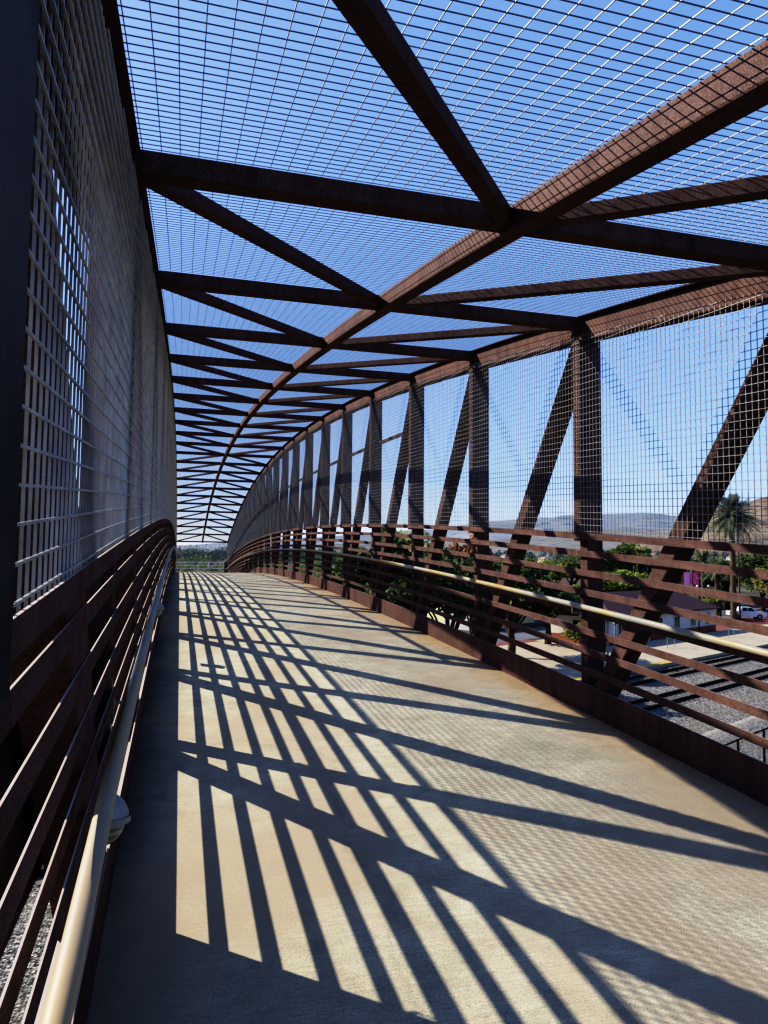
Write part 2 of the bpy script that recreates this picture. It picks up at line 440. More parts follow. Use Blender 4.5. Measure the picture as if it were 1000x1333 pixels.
# cross beams and roof bracing
for i in range(NB+1):
    y = ny(i); m = MB(); m.box(XL-.002, XR+.002, y-.05, y+.05, zc(y)-.105, zc(y)-.002)
    m.build('cross_beam', RUST, BR, bevel=.008)
    if i < NB:   # under-deck floor beams
        m = MB(); m.box(XL+.0, XR-.0, y-.06, y+.06, zd(y)-.36, zd(y)-.185); m.build('floor_beam', RUST, BR)
for i in range(NB):
    ye, yc = (ny(i)+.05, ny(i+1)-.03) if i < 11 else (ny(i+1)-.05, ny(i)+.03)
    for xe, xk in ((XL+.02, XC-.05), (XR-.02, XC+.05)):
        m = MB(); m.beam((xe, ye, zc(ye)-.052), (xk, yc, zc(yc)-.060), .074, .074); m.build('roof_brace', RUST, BR, bevel=.006)

# steel plate added outside the left truss's first panel to shade the near deck
m = MB(); m.box(XL-W-.045, XL-W-.035, 2.15, 3.34, zd(2.7)+.405, zd(2.7)+1.24); m.build('shade_plate', RUST, BR)
# fascia plate hung along the outside of the left top chord
m = MB(); m.sweep([(0, y, zc(y)) for y in YC], [(XL-W-.016, -.385), (XL-W-.004, -.385), (XL-W-.004, -.02), (XL-W-.016, -.02)])
m.build('fascia_plate', RUST, BR)
# bolted splice plates at mid-span
for s_, xf in ((-1, XL), (1, XR)):
    for yy in (ny(11)+.6,):
        m = MB(); x0, x1 = (xf-.002, xf+.010) if s_ < 0 else (xf-.010, xf+.002)
        m.box(x0, x1, yy-.22, yy+.22, zc(yy)-.185, zc(yy)-.015); sp = m.build('splice_plate', RUST, BR)
# welded wire mesh
def wire(mb, a, b, r):
    """thin wire with a diamond section"""
    a = Vector(a); b = Vector(b); d = (b-a).normalized()
    ref = Vector((1,0,0)) if abs(d.x) < .7 else Vector((0,0,1))
    u = d.cross(ref).normalized()*r; w_ = d.cross(u).normalized()*r
    n = len(mb.v)
    for q in (a, b):
        for o in (u+w_, w_-u, -u-w_, u-w_): mb.v.append(tuple(q + o*.78))
    for j in range(4):
        k = (j+1) % 4; mb.f.append((n+j, n+k, n+4+k, n+4+j))
WRR = .0019
for s_ in (-1, 1):
    xm = -.2155 if s_ < 0 else 3.3695; WR = .0031 if s_ < 0 else .0024; GW = GALV if s_ < 0 else GALVS
    for i in range(NB):
        ya, yb = ny(i), ny(i+1); mb = MB()
        mb2 = mb
        n = 47
        for k in range(n+1):
            y = ya+.02 + (yb-ya-.04)*k/n
            wire(mb, (xm + s_*WR, y, zd(y)+1.515), (xm + s_*WR, y, zc(y)-.165), WR)
        seg = 3
        z = 1.57
        while True:
            any_ = False
            for q in range(seg):
                y0 = ya+.01+(yb-ya-.02)*q/seg; y1 = ya+.01+(yb-ya-.02)*(q+1)/seg
                z0, z1 = zd(y0)+z, zd(y1)+z
                t0, t1 = zc(y0)-.17, zc(y1)-.17
                if z0 > t0 and z1 > t1: continue
                if z0 > t0: f = (t1-z1)/((t1-z1)+(z0-t0)); y0 = y1+(y0-y1)*f; z0 = z1+(z0-z1)*f
                elif z1 > t1: f = (t0-z0)/((t0-z0)+(z1-t1)); y1 = y0+(y1-y0)*f; z1 = z0+(z1-z0)*f
                wire(mb, (xm - s_*WR, y0, z0), (xm - s_*WR, y1, z1), WR); any_ = True
            if not any_: break
            z += .054
        mb.build('side_mesh', GW, BR, recalc=False)
for i in range(NB):
    ya, yb = ny(i), ny(i+1)
    if i == 0: ya -= .1
    mb = MB()
    n = 47
    for k in range(n+1):
        x = XL-.02 + (XR-XL+.04)*k/n
        for q in range(2):
            y0 = ya+(yb-ya)*q/2; y1 = ya+(yb-ya)*(q+1)/2
            wire(mb, (x, y0, zc(y0)+.016), (x, y1, zc(y1)+.016), WRR)
    n = 48
    for k in range(n):
        y = ya + (yb-ya)*(k+.5)/n
        wire(mb, (XL-.02, y, zc(y)+.020), (XR+.02, y, zc(y)+.020), WRR)
    mb.build('roof_mesh', GALVR, BR, recalc=False)

# ------------------------------------------------------------------ lamps on the left rail
def rail_lamp(y, label):
    z = zd(y)+.55
    r = Root('bulkhead_lamp', (RL, y, z), label, 'lamp', 'bulkhead lamps on the left railing')
    m = MB()   # domed hood, half ellipsoid seen from the walkway
    nu, nv = 14, 9
    def pt(a, b, top):
        # a: 0..pi around the outline, b: 0..pi/2 away from the rail
        y_ = .066*math.cos(a)*math.cos(b); z_ = .096*math.sin(a)*math.cos(b); x_ = .088*math.sin(b)
        return (RL + .012 + x_, y+y_, z + (z_ if top else -z_))
    for i in range(nu):
        for j in range(nv):
            a0, a1 = math.pi*i/nu, math.pi*(i+1)/nu; b0, b1 = math.pi/2*j/nv, math.pi/2*(j+1)/nv
            m.quad(pt(a0,b0,1), pt(a1,b0,1), pt(a1,b1,1), pt(a0,b1,1))
    m.box(RL, RL+.012, y-.071, y+.071, z-.099, z+.102)
    n0 = 16
    for i in range(n0):    # rim between hood and lens
        t0, t1 = math.pi*i/n0 - math.pi/2, math.pi*(i+1)/n0 - math.pi/2
        p = [(RL+.012+.093*math.cos(t)*k, y+.071*math.sin(t)*k, z) for t in (t0, t1) for k in (1, .85)]
        m.quad((p[0][0],p[0][1],z+.012), (p[2][0],p[2][1],z+.012), (p[2][0],p[2][1],z-.010), (p[0][0],p[0][1],z-.010))
        m.quad((p[0][0],p[0][1],z-.010), (p[2][0],p[2][1],z-.010), (p[3][0],p[3][1],z-.010), (p[1][0],p[1][1],z-.010))
    m.build('hood', LAMPBODY, r, smooth=True)
    m = MB()
    for i in range(nu):
        for j in range(nv):
            a0, a1 = math.pi*i/nu, math.pi*(i+1)/nu; b0, b1 = math.pi/2*j/nv, math.pi/2*(j+1)/nv
            f = lambda a, b: (lambda q: (RL+.012+(q[0]-RL-.012)*.86, y+(q[1]-y)*.86, q[2]*.94+z*.06))(pt(a, b, 0))
            m.quad(f(a0,b0), f(a1,b0), f(a1,b1), f(a0,b1))
    m.build('lens', LENS, r, smooth=True)
rail_lamp(2.86, 'grey domed bulkhead lamp with ribbed lens, nearest one, below the left handrail')
rail_lamp(8.55, 'small grey bulkhead lamp farther along the left railing, second from the viewer')

# ------------------------------------------------------------------ far landing
ye = ny(NB); zl = zd(ye+1)
m = MB(); m.box(-1.2, 4.6, ye+.02, 66.4, zl-.3, zl); m.box(4.6, 16, 62.6, 66.4, zl-.3, zl)
tag(m.build('landing', DECK), kind='structure')
def railing(name, p0, p1, label, mat_=GALV, n=5, top=1.4, closed=False):
    p0 = Vector(p0); p1 = Vector(p1); L_ = (p1-p0).length
    r = Root(name, p0, label, 'railing')
    for k in range(n):
        m = MB(); h = top*(k+1)/n; m.tube([p0+Vector((0,0,h)), p1+Vector((0,0,h))], .05 if k == n-1 else .045, 6); m.build('rail', mat_, r)
    q = max(1, int(L_/2))
    for k in range(q+1):
        p = p0 + (p1-p0)*k/q; m = MB(); m.beam(p, p+Vector((0,0,top)), .06, .06, (1,0,0)); m.build('post', RUST, r)
    return r
PALER = flat('pale_railing_steel', (.55, .54, .50), .5, .2)
railing('landing_railing', (-1.1, 66.3, zl), (3.9, 66.3, zl), 'pale horizontal bar railing crossing the far end of the walkway', PALER)
railing('landing_railing', (-1.1, 55, zl), (-1.1, 66.2, zl), 'steel bar railing down the left edge of the far landing', RUST, 6)
r = Root('gate_panel', (3.95, 66.2, zl), 'dark slatted end panel at the right end of the far pale railing', 'gate')
m = MB(); m.box(3.95, 4.6, 66.2, 66.26, zl+.05, zl+1.45); m.build('panel', BLACKM, r)
m = MB(); m.box(3.93, 4.0, 66.16, 66.3, zl, zl+1.5); m.box(4.56, 4.63, 66.16, 66.3, zl, zl+1.5); m.build('frame', RUST, r)
# concrete piers carrying the bridge
for nm, y in (('far end of the span', ye), ('near end of the span', Y0)):
    r = Root('bridge_pier', (XC, y, G), 'concrete pier column under the '+nm, 'pier')
    m = MB(); m.lathe((XC, y, G), [(.6, 0), (.6, 5.6)], 24); m.build('column', CONC, r, smooth=False)
    m = MB(); m.box(XL-.3, XR+.3, y-.5, y+.5, G+5.6, zd(y)-.37); m.build('cap_beam', CONC, r, bevel=.03)

# ------------------------------------------------------------------ ground
TA = R(27.2)
def uv(u, v, z=0): return (u*math.cos(TA)-v*math.sin(TA), u*math.sin(TA)+v*math.cos(TA), z)
def strip(name, u0, u1, v0, v1, z, m_, kind='structure', thick=0):
    m = MB(); a = [uv(u0, v0), uv(u1, v0), uv(u1, v1), uv(u0, v1)]
    if thick: m.hexa([(p[0], p[1], z-thick) for p in a] + [(p[0], p[1], z) for p in a])
    else: m.quad(*[(p[0], p[1], z) for p in a])
    o = m.build(name, m_); tag(o, kind=kind); return o
m = MB(); nseg = 64
ringr = [0, 40, 120, 400, 1200, 4000, 9000]
for a in range(nseg):
    for j in range(len(ringr)-1):
        t0, t1 = 2*math.pi*a/nseg, 2*math.pi*(a+1)/nseg
        P = lambda t, r_: (r_*math.cos(t), r_*math.sin(t), G)
        if j == 0: m.tri(P(t0, 0), P(t0, ringr[1]), P(t1, ringr[1]))
        else: m.quad(P(t0, ringr[j]), P(t0, ringr[j+1]), P(t1, ringr[j+1]), P(t1, ringr[j]))
tag(m.build('ground', GROUND), kind='structure')
strip('ballast', -90, 190, 7.5, 28.1, G+.02, GRAVEL)
strip('platform', 24, 170, 28.2, 37.5, G+.32, CONC, thick=.30)
strip('platform_edge', 40, 61, 28.25, 28.95, G+.324, YELLOW)
strip('plaza', 20, 84, 37.6, 47, G+.024, CONC)
strip('road', -60, 95, 48, 56, G+.024, ASPH)
strip('crossing', 46, 49, 48, 56, G+.030, BRICKPAVE)
strip('brick_path', 40, 66, 46.2, 48, G+.034, BRICKPAVE)
strip('car_park', 84, 150, 46, 70, G+.028, ASPH)
strip('brick_forecourt', 92, 140, 38, 45.5, G+.03, BRICKPAVE)
for k in range(7):
    strip('bay_marking', 94+k*3, 94.12+k*3, 46.5, 51.5, G+.032, WHITEP)

# railway tracks
def track(v, label):
    a = uv(-80, v); r = Root('railway_track', (*uv(0, v)[:2], G), label, 'railway track', 'railway tracks beside the platform')
    for dv in (-.72, .72):
        m = MB(); p0 = Vector(uv(-80, v+dv, G+.20)); p1 = Vector(uv(190, v+dv, G+.20))
        m.beam(p0, p1, .07, .05); m.beam(p0-Vector((0,0,.08)), p1-Vector((0,0,.08)), .03, .12); m.beam(p0-Vector((0,0,.145)), p1-Vector((0,0,.145)), .15, .03)
        m.build('rail', STEELRAIL, r)
    m = MB()
    for k in range(330):
        u = -80+k*.62
        if u > 120: break
        m.beam(Vector(uv(u, v-1.25, G+.0)), Vector(uv(u, v+1.25, G+.0)), .24, .10)
    tag(m.build('sleeper', SLEEPER, r), kind='stuff')
track(21.45, 'dark steel railway track in grey ballast, nearer the curved-top fence')
track(26.2, 'dark steel railway track in grey ballast running against the platform edge')

# curved-top picket fence
fr = Root('curved_fence', (*uv(6, 11)[:2], G), 'dark steel picket fence with tops curling over, beside the tracks', 'fence')
m = MB(); n = 0
u = 8
while u < 46:
    pts = [uv(u, 11, G), uv(u, 11, G+2.05)]
    for t in (20, 45, 70, 95): pts.append(uv(u, 11+.42*(1-math.cos(R(t))), G+2.05+.42*math.sin(R(t))))
    m.tube(pts, .013, 4, cap=False); u += .14
tag(m.build('picket', PICKET, fr, recalc=False), kind='stuff')
for h in (.2, 2.05):
    m = MB(); m.beam(uv(8, 10.97, G+h), uv(46, 10.97, G+h), .04, .05); m.build('rail', BLACKM, fr)
for k in range(16):
    m = MB(); u = 8+k*2.5; m.beam(uv(u, 10.95, G), uv(u, 10.95, G+2.1), .06, .06, (1,0,0)); m.build('post', BLACKM, fr)

# ------------------------------------------------------------------ buildings
def house(name, cx, cy, rz, lx, ly, h, rh, label, wall, roof, base=None, hip=True, windows=True, z=G, cat='building', group=None, wn=4):
    r = Root(name, (cx, cy, z), label, cat, group, rz)
    m = MB(); m.box(-lx/2, lx/2, -ly/2, ly/2, 0, h); m.build('wall', wall, r, local=True)
    if base:
        m = MB(); m.box(-lx/2-.05, lx/2+.05, -ly/2-.05, ly/2+.05, 0, .95); m.build('plinth', base, r, local=True)
    o = .55; hx, hy = lx/2+o, ly/2+o; k = (hy if hip else 0)
    m = MB(); a = [(-hx,-hy,h), (hx,-hy,h), (hx,hy,h), (-hx,hy,h)]; b = [(-hx+k,0,h+rh), (hx-k,0,h+rh)]
    a0 = [(p[0], p[1], h-.14) for p in a]
    m.quad(a[0], a[1], b[1], b[0]); m.quad(a[2], a[3], b[0], b[1]); m.tri(a[3], a[0], b[0]); m.tri(a[1], a[2], b[1])
    for i in range(4): m.quad(a0[i], a0[(i+1) % 4], a[(i+1) % 4], a[i])
    m.quad(a0[3], a0[2], a0[1], a0[0])
    m.build('roof', roof, r, local=True)
    if windows:
        for side in (-1, 1):
            for q in range(wn):
                x = -lx/2 + lx*(q+.5)/wn
                m = MB(); yy = side*(ly/2)
                m.box(x-.6, x+.6, yy-.05, yy+.05, 1.2, 2.45); w_ = m.build('window', DARKGL, r, local=True)
                m = MB()
                for (x0, x1, z0, z1) in ((x-.7, x-.6, 1.1, 2.55), (x+.6, x+.7, 1.1, 2.55), (x-.6, x+.6, 2.45, 2.55), (x-.6, x+.6, 1.1, 1.2), (x-.03, x+.03, 1.2, 2.45)):
                    m.box(x0, x1, yy-.08, yy+.08, z0, z1)
                f = m.build('frame', WHITEP, r, local=True); f.parent = w_
            m = MB(); xx = side*lx/2; m.box(xx-.05, xx+.05, -.5, .5, 1.2, 2.45); m.build('window', DARKGL, r, local=True)
        m = MB(); m.box(-lx/2+lx*.28, -lx/2+lx*.28+1.1, -ly/2-.07, -ly/2+.05, 0, 2.2); m.build('door', WHITEP, r, local=True)
    return r
c = uv(79.5, 42.2)
house('station_building', c[0], c[1], TA, 25, 7.6, 3.1, 2.2, 'white single-storey station building with brick base and brown hipped roof beside the platform', WHITEP, ROOFB, BRICK, wn=6)
c = uv(73, 60.5)
house('station_annex', c[0], c[1], TA, 7.5, 5, 3.4, 1.6, 'small white annex with dark window behind the left end of the station', WHITEP, ROOFB, None, wn=2)
house('house', 88, 152, R(10), 16, 9, 3.2, 2.6, 'low house with broad tan tiled roof among the mid-distance trees', CREAM, ROOFT, cat='house')
house('house', 72, 138, R(-15), 11, 8, 3.2, 2.6, 'grey shingled house beside the tan-roofed house, half hidden by trees', WHITEP, ROOFG, cat='house')
house('warehouse', 40.5, 95, R(20), 13, 9, 5.0, .5, 'flat cream yellow building seen beneath the dark trees', CREAM, ROOFG, cat='building', windows=False)
house('house', 8, 200, R(5), 16, 10, 3, 2.4, 'pale house with long tan roof beyond the far end of the bridge', CREAM, ROOFT, cat='house')
r = Root('bell_tower', (6.8, 168, G), 'slim white turret rising by the tan roof beyond the bridge end', 'tower')
m = MB(); m.box(6.3, 7.3, 167.5, 168.5, G, -1.4); m.build('shaft', WHITEP, r)
m = MB(); m.lathe((6.8, 168, -1.4), [(.75, 0), (.4, .7), (.02, 1.5)], 8); m.build('cap', ROOFT, r)
r = Root('market_awning', (31.5, 112, G), 'lime green and blue sided kiosk with white slanted roof below the trees', 'kiosk')
m = MB(); m.box(30, 33.5, 110.5, 113.5, G, G+2.8); m.build('wall', TEALCLOTH, r)
m = MB(); m.hexa([(29.5,110,G+2.8),(37,110,G+2.8),(37,114,G+2.8),(29.5,114,G+2.8),(29.5,110,G+2.95),(37,110,G+3.9),(37,114,G+3.9),(29.5,114,G+2.95)]); m.build('roof', WHITEP, r)
house('house', 62, 118, R(30), 12, 8, 3, 2.2, 'pale house with brown roof between the shade trees and the station', WHITEP, ROOFB, cat='house')
house('house', 104, 178, R(-5), 14, 9, 3.4, 2.4, 'cream house with grey roof behind the large green trees', CREAM, ROOFG, cat='house')
house('house', 52, 150, R(12), 14, 9, 3.4, 2.4, 'white house with tan roof behind the cream yellow building', WHITEP, ROOFT, cat='house')
# pale houses on the slopes
random.seed(5)
hs = []
for k in range(26):
    az = R(random.uniform(15, 43)); d = random.uniform(620, 1150)
    z = G + max(0, d-520)*.027
    w_ = random.uniform(9, 17)
    m = MB(); x, y = d*math.sin(az), d*math.cos(az)
    o = house('hillside_house', x, y, random.uniform(0, 3), w_, 9, 5, 2.5, 'tiny pale house among trees on the slope below the hills', WHITEP if k % 3 else CREAM, ROOFT if k % 2 else ROOFG, windows=False, z=z, cat='house', group='pale houses scattered on the far slope')

# ------------------------------------------------------------------ vehicles (built facing +x, local)
def wheel(r, x, y, rad):
    m = MB(); s_ = 1 if y > 0 else -1
    m.lathe((x, y, rad), [(rad*.62, -.11), (rad*.95, -.11), (rad, -.07), (rad, .07), (rad*.95, .11), (rad*.62, .11)], 20, 'y')
    w_ = m.build('wheel', TYRE, r, local=True)
    m = MB(); m.lathe((x, y+s_*.02, rad), [(rad*.1, -.10), (rad*.6, -.10), (rad*.62, 0), (rad*.6, .10), (rad*.1, .10)], 12, 'y')
    q = m.build('rim', CHROME, r, local=True); q.parent = w_
def body_from_profile(prof, w, inset, mat_, r, name='body', zroof=None):
    """prof: side outline (x,z) ccw; roof points narrowed"""
    m = MB(); n = len(prof)
    zt_ = max(p[1] for p in prof); zb = zroof
    def hw(z): return w/2 - (inset*max(0, (z-zb)/(zt_-zb)) if z > zb else 0)
    Lf = [(x, -hw(z), z) for x, z in prof]; Rt = [(x, hw(z), z) for x, z in prof]
    for i in range(n):
        j = (i+1) % n; m.quad(Lf[i], Lf[j], Rt[j], Rt[i])
    k = len(m.v); m.v += Lf + Rt; m.f.append(tuple(k+i for i in range(n))); m.f.append(tuple(k+n+i for i in reversed(range(n))))
    return m.build(name, mat_, r, local=True, bevel=.04)
def windows(r, quads, w, inset, zb, zt_):
    def hw(z): return w/2 - inset*max(0, (z-zb)/(zt_-zb)) + .012
    for q in quads:
        for s_ in (-1, 1):
            m = MB(); m.quad(*[(x, s_*hw(z), z) for x, z in q])
            m.build('window', DARKGL, r, local=True, recalc=False)
def arch(x, rad, n=5):
    return [(x+rad*math.cos(math.pi*(1-k/n)), .36+rad*math.sin(math.pi*(1-k/n))) for k in range(n+1)]
def pickup(x, y, rz, label):
    r = Root('pickup_truck', (x, y, G+.03), label, 'pickup truck', None, rz)
    prof = [(-2.7, .5)] + arch(-1.7, .44) + arch(1.65, .44) + [(2.75, .45), (2.78, .95), (2.6, 1.12), (1.35, 1.22), (.55, 1.83), (-.95, 1.85), (-1.15, 1.25), (-2.7, 1.2)]
    body_from_profile(prof, 1.86, .16, WHITECAR, r, zroof=1.2)
    windows(r, [[(-.85,1.25),(-.15,1.25),(-.15,1.74),(-.78,1.74)], [(-.05,1.25),(1.05,1.25),(.5,1.74),(-.05,1.74)]], 1.86, .16, 1.2, 1.85)
    m = MB(); m.quad((1.34,-.75,1.24),(1.34,.75,1.24),(.6,.68,1.81),(.6,-.68,1.81)); m.build('windscreen', DARKGL, r, local=True)
    for a, b in ((-1.7, .9), (-1.7, -.9), (1.65, .9), (1.65, -.9)): wheel(r, a, b*.94, .39)
    for s_ in (-1, 1):
        m = MB(); m.box(2.62, 2.79, s_*.72-.16, s_*.72+.16, .78, .98); m.build('headlight', PALELENS, r, local=True)
        m = MB(); m.box(-2.72, -2.66, s_*.83-.07, s_*.83+.07, .8, 1.15); m.build('tail_light', REDLENS, r, local=True)
    m = MB(); m.box(-2.82, -2.6, -.85, .85, .45, .62); m.build('bumper', CHROME, r, local=True)
    return r
def car(x, y, rz, label, paint):
    r = Root('parked_car', (x, y, G+.03), label, 'car', None, rz)
    prof = [(-2.2, .38)] + arch(-1.35, .38) + arch(1.35, .38) + [(2.2, .35), (2.25, .7), (1.2, .95), (.5, 1.42), (-1.1, 1.44), (-1.9, 1.0), (-2.25, .92)]
    body_from_profile(prof, 1.78, .2, paint, r, zroof=.92)
    windows(r, [[(-1.55,1.0),(-.3,1.0),(-.3,1.36),(-1.05,1.36)], [(-.2,1.0),(1.0,1.0),(.45,1.36),(-.2,1.36)]], 1.78, .2, .92, 1.44)
    m = MB(); m.quad((1.18,-.78,.98),(1.18,.78,.98),(.54,.66,1.40),(.54,-.66,1.40)); m.build('windscreen', DARKGL, r, local=True)
    for a, b in ((-1.35, .84), (-1.35, -.84), (1.35, .84), (1.35, -.84)): wheel(r, a, b, .33)
    for s_ in (-1, 1):
        m = MB(); m.box(2.1, 2.27, s_*.68-.15, s_*.68+.15, .55, .7); m.build('headlight', PALELENS, r, local=True)
    return r
pickup(84.9, 93.8, R(-22), 'white crew-cab pickup truck parked side-on beyond the platform')
car(52.5, 92.5, R(20), 'silver parked car in the shade left of the white annex', SILVERCAR)
car(38.6, 88, R(35), 'dark parked car in shade under the large tree', DARKCAR)
car(79.5, 96.5, R(60), 'white car just left of the pickup truck, by the lime shrub', WHITECAR)

# ------------------------------------------------------------------ street furniture
def mast(x, y, h, label):
    r = Root('light_mast', (x, y, G), label, 'light pole')
    m = MB(); m.tube([(x, y, G), (x, y, G+h)], .17, 10, .09); m.build('pole', POLEB, r)
    for s_ in (-1, 1):
        m = MB(); m.tube([(x, y, G+h-.3), (x+s_*.7, y-s_*.5, G+h), (x+s_*1.0, y-s_*.7, G+h)], .05, 6); a = m.build('arm', POLEM, r)
        m = MB(); m.box(x+s_*1.15-.45, x+s_*1.15+.45, y-s_*.8-.2, y-s_*.8+.2, G+h-.1, G+h+.12); m.build('lamp_head', POLEM, r)
mast(83.0, 93.0, 17.6, 'tall brown light mast with twin lamp heads standing in front of the big palm')
def banner_post(x, y):
    r = Root('banner_post', (x, y, G), 'slim lamp post carrying two pink street banners beyond the station roof', 'banner post')
    m = MB(); m.tube([(x, y, G), (x, y, G+8.1)], .08, 8); m.build('pole', POLEM, r)
    dx, dy = math.cos(R(-38)), math.sin(R(-38))
    for s_, mt in ((-1, MAUVE), (1, PINK)):
        m = MB(); a = Vector((x+s_*dx*.15, y+s_*dy*.15, G+5.1)); b = a + Vector((s_*dx*.95, s_*dy*.95, 0))
        u = Vector((0,0,2.0)); nrm = Vector((dy, -dx, 0))*.02
        m.hexa([a-nrm, b-nrm, b+nrm, a+nrm, a+u-nrm, b+u-nrm, b+u+nrm, a+u+nrm]); bn = m.build('banner', mt, r)
        m = MB(); q = nrm*1.6 if nrm.y < 0 else -nrm*1.6
        random.seed(3+s_)
        for k in range(7):
            ca = a + (b-a)*random.uniform(.25, .75) + Vector((0,0,.25+k*.23)) + q; e = (b-a)*random.uniform(.1, .25)
            m.quad(ca-e, ca+e, ca+e+Vector((0,0,.12)), ca-e+Vector((0,0,.12)))
        pr = m.build('print', PALEPRINT, r); pr.parent = bn
        m = MB(); m.tube([a+u+Vector((-s_*dx*.15, -s_*dy*.15, .03)), b+u+Vector((0,0,.03))], .02, 5); m.build('arm', POLEM, r)
banner_post(78.5, 98.2)
def hoop(x, y, label):
    r = Root('platform_handrail', (x, y, G+.3), label, 'handrail')
    d = Vector((math.cos(TA), math.sin(TA), 0)); p = Vector((x, y, G+.32))
    for k in (0, 1.5):
        m = MB(); m.tube([p+d*k, p+d*k+Vector((0,0,1.55))], .035, 8); m.build('post', POLEM, r)
    m = MB(); m.tube([p+Vector((0,0,1.55)), p+d*1.5+Vector((0,0,1.55))], .035, 8); m.tube([p+Vector((0,0,.9)), p+d*1.5+Vector((0,0,.9))], .03, 8); m.build('rail', POLEM, r)
hoop(*uv(68.5, 33.2)[:2], 'pale metal hoop handrail on the platform in front of the station')
hoop(*uv(84, 33.6)[:2], 'pale metal hoop handrail farther right along the platform')
def post(x, y, h, label, mt, rad=.06, grp=None):
    r = Root('platform_post', (x, y, G+.32), label, 'post', grp)
    m = MB(); m.tube([(x, y, G+.32), (x, y, G+.32+h)], rad, 8); m.build('shaft', mt, r)
    m = MB(); m.lathe((x, y, G+.32), [(rad*2.4, 0), (rad*2.2, .12), (rad*1.1, .16)], 12); m.build('base', WHITEP if mt is BLACKM else mt, r)
    m = MB(); m.lathe((x, y, G+.32+h), [(rad*1.6, 0), (rad*2.2, .1), (rad*.4, .3)], 10); m.build('cap', mt, r)
post(*uv(54.2, 31.6)[:2], 3.6, 'dark lamp post at the left end of the platform', BLACKM)
post(*uv(55.2, 31.9)[:2], 3.2, 'pale grey post beside the dark lamp post on the platform', POLEM, .09)
post(*uv(56.4, 31.9)[:2], 3.0, 'shorter pale grey post, right one of the close pair on the platform', POLEM, .08)
post(*uv(74, 32.5)[:2], 3.0, 'dark post on white footing near the middle of the platform', BLACKM)
# globe lamp behind the station
r = Root('globe_lamp', (92, 112, G), 'street lamp with three white globes against the dark trees', 'street lamp')
m = MB(); m.tube([(92, 112, G), (92, 112, G+4.4)], .07, 8); m.tube([(91.3, 112.6, G+4.2), (92.7, 111.4, G+4.2)], .04, 6); m.build('pole', BLACKM, r)
for dx, dy, dz in ((-.7, .6, 4.4), (.7, -.6, 4.4), (0, 0, 4.8)):
    m = MB(); m.lathe((92+dx, 112+dy, G+dz), [(.02, -.28), (.2, -.2), (.28, 0), (.2, .2), (.02, .28)], 12); m.build('globe', GLOBE, r, smooth=True)

# ------------------------------------------------------------------ trees
def leaf(mb, c, s, rnd):
    a = Vector((rnd.gauss(0,1), rnd.gauss(0,1), rnd.gauss(0,1))).normalized()
    b = a.cross(Vector((rnd.gauss(0,1), rnd.gauss(0,1), rnd.gauss(0,1)))).normalized()
    a = a*s; b = b*s*.6
    mb.quad(c-a, c+b, c+a*1.1, c-b)
def tree_meshes(seed, nclump=34, per=150, ls=.20, spread=1.0):
    """unit tree: crown radius ~3, height ~8"""
    rnd = random.Random(seed); cr = MB(); tr = MB()
    cl = []
    for k in range(nclump):
        t = rnd.random()*2*math.pi; ph = rnd.uniform(-.55, 1); q = rnd.uniform(.55, 1)
        rr = math.sqrt(max(0, 1-ph*ph))
        c = Vector((2.6*q*rr*math.cos(t)*spread, 2.6*q*rr*math.sin(t)*spread, 5.3+2.5*q*ph))
        cl.append((c, rnd.uniform(.55, 1.15)))
    for c, rad in cl:
        for j in range(per):
            d = Vector((rnd.gauss(0,1), rnd.gauss(0,1), rnd.gauss(0,1))).normalized()*rad*(rnd.random()**.4)
            d.z *= .75
            leaf(cr, c+d, rnd.uniform(.6, 1.3)*ls, rnd)
    tr.tube([(0,0,0), (.08,.03,1.4), (.02,-.05,3.0), (.1,.05,5.5)], .26, 8, .08)
    for c, rad in cl[::4]:
        b0 = Vector((.02, 0, rnd.uniform(1.8, 3.2)))
        tr.tube([b0, (b0+c)/2 + Vector((0,0,.2)), c], .10, 5, .02)
    me = []
    for mb, nm in ((tr, 'trunk'), (cr, 'crown')):
        a = bpy.data.meshes.new(nm); a.from_pydata(mb.v, [], mb.f); me.append(a)
    return me
VAR = [tree_meshes(s) for s in (11, 12, 13)] + [tree_meshes(21, 46, 130, .2, .8)]
leafcache = {}
def tree(name, x, y, h, w, var, lm, label, rz=0, cat='tree', group=None, z=G):
    """h total height, w crown width scale"""
    tm, cm = VAR[var]
    key = (var, lm.name)
    if key not in leafcache:
        c = cm.copy(); c.materials.clear(); c.materials.append(lm); t = tm.copy(); t.materials.clear(); t.materials.append(BARK); leafcache[key] = (t, c)
    t, c = leafcache[key]
    o = bpy.data.objects.new(name, None); COL.objects.link(o); o.location = (x, y, z); o.rotation_euler = (0, 0, rz)
    o.scale = (w/6.2, w/6.2, h/8.3)
    tag(o, label, cat, group)
    a = bpy.data.objects.new('trunk', t); COL.objects.link(a); a.parent = o
    b = bpy.data.objects.new('crown', c); COL.objects.link(b); b.parent = o
    return o
def P(az, d): return d*math.sin(R(az)), d*math.cos(R(az))
